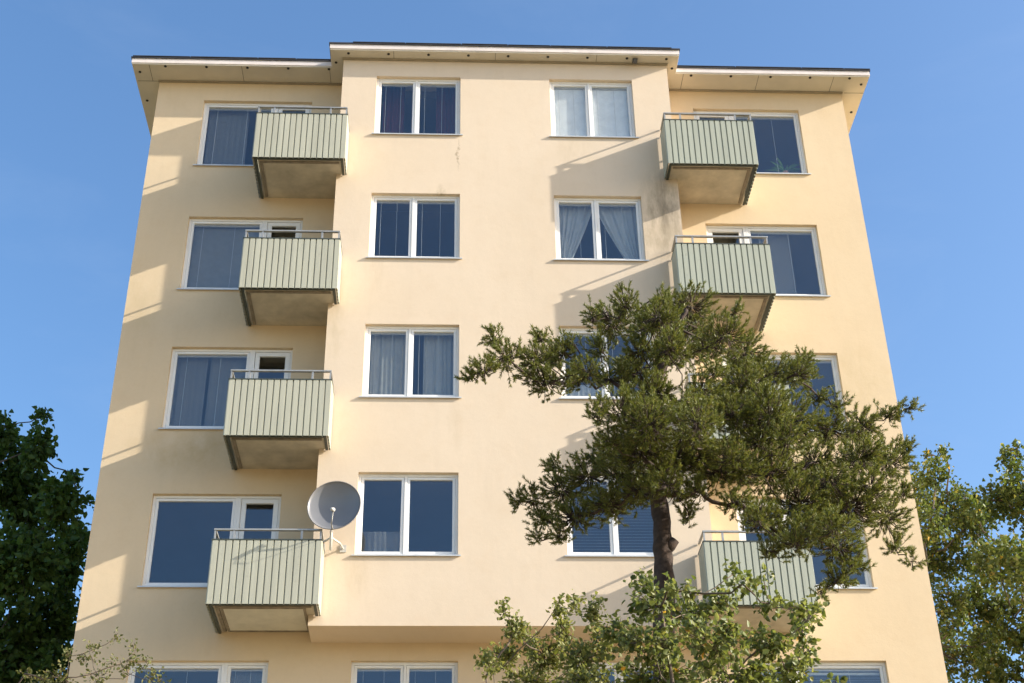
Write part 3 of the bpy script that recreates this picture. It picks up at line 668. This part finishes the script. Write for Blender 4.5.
RIGHT_TREE_CLUMPS = [(8.71,5.3,14.76,0.4,0.36,0.4),(9.33,8.12,15.77,0.31,0.47,0.74),(9.32,6.75,14.62,0.62,0.59,0.69),(10.55,7.89,15.06,0.56,0.47,0.48),(10.62,8.91,16.12,0.41,0.3,0.25),(9.39,7.15,13.77,0.62,0.59,0.68),(8.8,7.0,13.61,0.37,0.57,0.9),(8.52,5.29,11.83,0.45,0.53,0.73),(9.3,6.07,15.67,0.17,0.16,0.19),(9.21,7.0,16.04,0.13,0.14,0.17),(9.4,7.72,11.73,0.53,0.49,0.56),(10.16,8.22,12.13,0.54,0.54,0.66),(8.55,6.52,10.12,0.95,0.79,0.8),(7.65,5.26,12.02,0.38,0.63,1.02),(9.5,6.15,14.0,0.44,0.42,0.49),(10.65,8.64,14.33,0.48,0.5,0.62),(9.09,5.85,12.26,0.43,0.44,0.54),(9.7,6.81,11.81,0.44,0.44,0.55),(9.43,8.72,12.54,0.47,0.47,0.59),(8.35,5.1,13.61,0.39,0.43,0.56)]
FAR_RIGHT_CLUMPS = [(11.25,7.49,16.14,0.31,0.32,0.39),(11.32,7.87,16.64,0.11,0.14,0.18),(11.5,7.48,16.53,0.18,0.17,0.2),(10.99,6.12,14.55,0.78,0.76,0.91),(9.5,4.93,12.7,0.65,0.57,0.62),(9.65,4.05,12.11,0.73,0.69,0.8),(9.82,5.72,11.8,0.65,0.66,0.82),(10.62,5.61,11.36,0.95,0.97,1.22),(11.8,6.09,15.0,0.83,0.89,1.16),(9.45,5.91,12.29,0.39,0.4,0.5),(9.59,6.22,10.99,0.57,0.5,0.53),(10.14,6.17,10.0,1.13,0.95,0.99),(10.76,7.04,15.0,0.42,0.4,0.47),(12.6,6.85,13.55,1.03,1.07,1.35),(10.21,6.48,14.77,0.37,0.38,0.46),(10.4,5.7,14.68,0.32,0.33,0.41),(9.31,5.16,13.9,0.27,0.26,0.3)]


def skeleton(trunk, clumps, r_base, r_tip, rnd, wobble=.06, first=None):
    """join clump centres to the trunk by a nearest-neighbour tree; returns list of limbs (each a MB) grouped by trunk joint"""
    nodes = [Vector(p) for p in trunk]; nt_ = len(nodes); par = [-1] * nt_
    todo = [Vector(c[:3]) for c in clumps]; idx = list(range(len(todo))); where = {}; plen = [0.0] * nt_
    cost = lambda a, b_: (a - b_).length + (.9 * max(0, a.z - b_.z))
    while idx:
        best = min(((cost(nodes[j], todo[i]) + .35 * plen[j], i, j) for i in idx for j in range(nt_ // 4 if first is None else first, len(nodes))), key=lambda t_: t_[0])
        _, i, j = best; where[i] = len(nodes); plen.append(plen[j] + (todo[i] - nodes[j]).length); nodes.append(todo[i]); par.append(j); idx.remove(i)
    kids = {}
    for i in range(nt_, len(nodes)): kids.setdefault(par[i], []).append(i)
    def cnt(i): return 1 + sum(cnt(q) for q in kids.get(i, []))
    limbs = []
    def grow(b_, i):
        p, q = nodes[par[i]], nodes[i]; n = cnt(i); L_ = (q - p).length
        pts = []
        for s_ in range(5):
            t_ = s_ / 4; pt_ = p.lerp(q, t_) + Vector((rnd.gauss(0, 1), rnd.gauss(0, 1), rnd.gauss(0, 1))) * wobble * L_ * (0 if s_ in (0, 4) else .5)
            pt_.z -= L_ * .08 * math.sin(t_ * math.pi); pts.append(pt_)
        ra = r_tip * n ** .5; rb = r_tip * max(1, n - 1) ** .5
        b_.tube(pts, [ra + (rb - ra) * s_ / 4 for s_ in range(5)], 6)
        for q2 in kids.get(i, []): grow(b_, q2)
    for j in range(nt_):
        for i in kids.get(j, []):
            b_ = MB(); grow(b_, i); limbs.append(b_)
    return limbs, nodes, par, where

def rand_in(rng, c, n, hollow=.3):
    d = rng.normal(size=(n, 3)); d /= np.linalg.norm(d, axis=1)[:, None]
    r = (hollow + (1 - hollow) * rng.uniform(size=n)) ** .6
    return d * r[:, None] * np.array(c[3:6]) + np.array(c[:3]), d

def leaf_mesh(pos, axis, side, L_, W_, fold=.25):
    """pointed oval leaves: six vertices folded along the midrib"""
    n = len(pos); nr_ = np.cross(axis, side)
    L_ = np.asarray(L_)[:, None]; W_ = np.asarray(W_)[:, None]
    v = np.empty((n, 6, 3))
    v[:, 0] = pos; v[:, 3] = pos + axis * L_ - nr_ * L_ * .12
    v[:, 1] = pos + axis * L_ * .28 + side * W_ * .5 + nr_ * W_ * fold; v[:, 5] = pos + axis * L_ * .28 - side * W_ * .5 + nr_ * W_ * fold
    v[:, 2] = pos + axis * L_ * .68 + side * W_ * .36 + nr_ * W_ * fold * .7; v[:, 4] = pos + axis * L_ * .68 - side * W_ * .36 + nr_ * W_ * fold * .7
    o = (np.arange(n) * 6)[:, None]
    f = np.concatenate([o + np.array([[0, 1, 2, 3]]), o + np.array([[0, 3, 4, 5]])], 1).ravel()
    return v.reshape(-1, 3), f

def unit(a): return a / np.maximum(np.linalg.norm(a, axis=-1, keepdims=True), 1e-9)

def broadleaf(name, label, cat, group, trunk, r_base, clumps, density, lsize, mat, bark, seed, droop=.3, r_tip=.012, sprig=.07, dens_pow=1.0):
    rnd = random.Random(seed); rng = np.random.RandomState(seed)
    root = empty(name, trunk[0], label, cat, group)
    b = MB(); n = len(trunk)
    b.tube(trunk, [r_base + (r_tip * 2.2 - r_base) * i / (n - 1) for i in range(n)], 10); b.build('trunk', bark, root, True)
    limbs, nodes, par, where = skeleton(trunk, clumps, r_base, r_tip, rnd)
    for l in limbs: l.build('limb', bark, root, True)
    P, A, S_, L_, W_ = [], [], [], [], []; tw = MB()
    for c in clumps:
        k = max(4, int(density * (c[3] * c[4] + c[3] * c[5] + c[4] * c[5]) ** dens_pow))
        q, d = rand_in(rng, c, k, .25)
        cen = np.array(c[:3])
        for i in range(k):                                    # each sprig: a twig with alternating leaves
            s0 = Vector(cen + (q[i] - cen) * .45); s1 = Vector(q[i])
            tw.tube([s0, s0.lerp(s1, .5) + Vector((0, 0, .01)), s1], [.0035, .0025, .0015], 3, False)
            m_ = rng.randint(5, 10); t_ = np.sort(rng.uniform(.25, 1.08, m_))[:, None]
            base_ = np.array(s0) * (1 - t_) + np.array(s1) * t_ + rng.normal(size=(m_, 3)) * sprig * .45
            ax = unit(d[i] * .5 + rng.normal(size=(m_, 3)) * .75 + np.array([0, 0, -droop]))
            P.append(base_); A.append(ax); S_.append(unit(np.cross(ax, rng.normal(size=(m_, 3)))))
            sz = lsize * rng.uniform(.6, 1.2, m_); L_.append(sz); W_.append(sz * rng.uniform(.6, .85, m_))
    v, f = leaf_mesh(np.concatenate(P), np.concatenate(A), np.concatenate(S_), np.concatenate(L_), np.concatenate(W_))
    crown_np([(v, f, 4), (tw.v, tw.f, 4)], [mat, bark], root)
    return root

def pine():
    rnd = random.Random(11); rng = np.random.RandomState(11)
    tr = PINE_TRUNK[:]; x, y = tr[0][0], tr[0][1]; g = gz(x, y)
    tr = [(x - .05, y, g - .1), (x - .03, y, g + .6), (x - .02, y, (g + tr[0][2]) / 2)] + tr
    root = empty('pine_tree', (x, y, g), 'gnarled dark green pine with spreading limbs in front of the right of the building', 'tree')
    n = len(tr); rad = [(.108 - .068 * max(0, i - 4) / (n - 5)) for i in range(n)]; rad[0] = .17; rad[-1] = .018; rad[-2] = .026
    b = MB()
    fine = []; fr = []
    for i in range(n - 1):
        for s_ in range(6):
            t_ = s_ / 6; fine.append(Vector(tr[i]).lerp(Vector(tr[i+1]), t_) + Vector((rnd.gauss(0, .008), rnd.gauss(0, .008), 0))); fr.append((rad[i] * (1 - t_) + rad[i+1] * t_) * rnd.uniform(.94, 1.06))
    b.tube(fine, fr, 14)
    b.tube([(1.13, -7.0, 7.52), (1.20, -7.04, 7.57), (1.25, -7.06, 7.63)], [.06, .055, .045], 9)       # sawn-off stub
    b.build('trunk', M['bark'], root, True)
    cl = [c for gp in PINE_CLUMPS for c in gp]
    # limbs behind and in front give the crown its depth
    extra = []
    for c in cl:
        if c[3] > .2 and rnd.random() < .6:
            s_ = rnd.choice((-1, 1)); extra.append((c[0] + rnd.uniform(-.15, .15), c[1] + s_ * rnd.uniform(.35, .7), c[2] + s_ * .45 * rnd.uniform(.35, .7), c[3] * .75, c[4] * .8, c[5] * .75))
    cl = cl + extra
    limbs, nodes, par, where = skeleton(tr, cl, .16, .0058, rnd, .16, 7)
    for l in limbs: l.build('limb', M['bark'], root, True)
    V, tw = [], MB()
    NB = 46
    for c in cl:
        vol = (c[3] * c[5] + c[3] * c[4] + c[4] * c[5])
        k = max(10, int(rnd.uniform(300, 460) * vol ** .85)); q, d = rand_in(rng, [*c[:3], *(max(.04, r - .05) for r in c[3:6])], k, .2)
        cen = np.array(c[:3])
        out = unit(cen - np.array([1.15, -7.0, cen[2] - .35]))
        for i in range(k):
            ax = unit(d[i] * .75 + out * .45 + np.array([0, 0, .55]) + rng.normal(size=3) * .35)
            Ls = rng.uniform(.06, .11); p = q[i] + rng.normal(size=3) * .035
            s0 = cen + (p - cen) * .3; tw.tube([s0, (s0 + p) / 2 + np.array([0, 0, -.02]), p, p + ax * Ls * .8], [.004, .0035, .003, .002], 3, False)
            t_ = rng.uniform(0, 1, NB)[:, None]
            rd = unit(np.cross(ax, rng.normal(size=(NB, 3))))
            nd = unit(rd * .8 + ax * (.55 + .5 * t_)); nl = rng.uniform(.028, .045, NB)[:, None]
            b0 = p + ax * Ls * t_; sd = unit(np.cross(nd, rng.normal(size=(NB, 3)))) * rng.uniform(.003, .005, NB)[:, None]
            tri = np.empty((NB, 3, 3)); tri[:, 0] = b0 - sd; tri[:, 1] = b0 + sd; tri[:, 2] = b0 + nd * nl
            V.append(tri.reshape(-1, 3))
    V = np.concatenate(V)
    mt = leafmat('pine_needles', [(0, (.088, .108, .026)), (.5, (.158, .178, .042)), (.9, (.225, .232, .06)), (1, (.27, .20, .07))], .35, .42)
    crown_np([(V, np.arange(len(V)), 3), (tw.v, tw.f, 4)], [mt, M['bark']], root)
pine()

def stem(x, y, top, n=6, bend=.15, seed=0):
    g = gz(x, y); rnd = random.Random(seed)
    return [(x + (top[0] - x) * i / n + rnd.uniform(-bend, bend) * (0 < i < n), y + (top[1] - y) * i / n + rnd.uniform(-bend, bend) * .5 * (0 < i < n), g - .05 + (top[2] - g + .05) * i / n) for i in range(n + 1)]

birch_leaf = leafmat('birch_leaves', [(0, (.085, .11, .03)), (.4, (.15, .18, .05)), (.8, (.24, .26, .085)), (.992, (.32, .31, .11)), (.996, (.55, .28, .03)), (1, (.60, .30, .03))], .45, .46)
broadleaf('birch_tree', 'leafy young birch with a few orange leaves below the pine trunk', 'tree', 'low trees in front of the building',
          stem(.55, -10.6, (.50, -10.6, 5.5), 6, .06, 1), .05, BIRCH_CLUMPS, 400, .050, birch_leaf, M['bark2'], 21, .45, .0038, .06)
broadleaf('birch_sapling', 'sparse pale green birch sapling with upright shoots, left of the leafy birch', 'tree', 'low trees in front of the building',
          stem(-.75, -10.0, (-.72, -10.0, 5.2), 6, .05, 2), .035, SAPLING_CLUMPS, 900, .038,
          leafmat('sapling_leaves', [(0, (.12, .14, .035)), (.5, (.21, .22, .065)), (1, (.30, .29, .10))], .45, .46), M['bark2'], 22, -.05, .0026, .06)
broadleaf('shrub', 'thin olive shrub with fine twigs in front of the bottom left corner', 'shrub', None,
          stem(-5.0, -9.0, (-4.9, -9.0, 4.6), 5, .06, 3), .03, SHRUB_CLUMPS, 300, .030,
          leafmat('shrub_leaves', [(0, (.085, .10, .03)), (.6, (.14, .15, .045)), (1, (.20, .18, .065))], .4, .5), M['bark2'], 23, -.1, .0026, .05)
broadleaf('maple_tree', 'dense dark green maple standing in shade left of the building', 'tree', 'tall trees beside the building',
          stem(-12.2, 5.5, (-11.2, 5.5, 13.0), 8, .12, 4), .22, MAPLE_CLUMPS, 120, .140,
          leafmat('maple_leaves', [(0, (.042, .085, .018)), (.6, (.075, .14, .03)), (1, (.11, .18, .042))], .45, .5), M['bark3'], 24, .5, .012, .14)
rl = leafmat('autumn_leaves', [(0, (.058, .09, .025)), (.5, (.098, .138, .036)), (.90, (.15, .185, .05)), (.985, (.25, .24, .065)), (.992, (.40, .27, .06)), (1, (.45, .27, .05))], .45, .45)
broadleaf('deciduous_tree', 'loose olive green tree with sky gaps close to the right building edge', 'tree', 'tall trees beside the building',
          stem(8.9, 7.0, (8.6, 7.0, 13.0), 8, .12, 5), .18, RIGHT_TREE_CLUMPS, 135, .085, rl, M['bark3'], 25, .3, .016, .11)
broadleaf('deciduous_tree', 'taller tree turning yellow at the right edge of the picture', 'tree', 'tall trees beside the building',
          stem(10.8, 6.0, (10.3, 6.0, 13.0), 8, .12, 6), .2, FAR_RIGHT_CLUMPS, 95, .105, rl, M['bark3'], 26, .3, .018, .11)
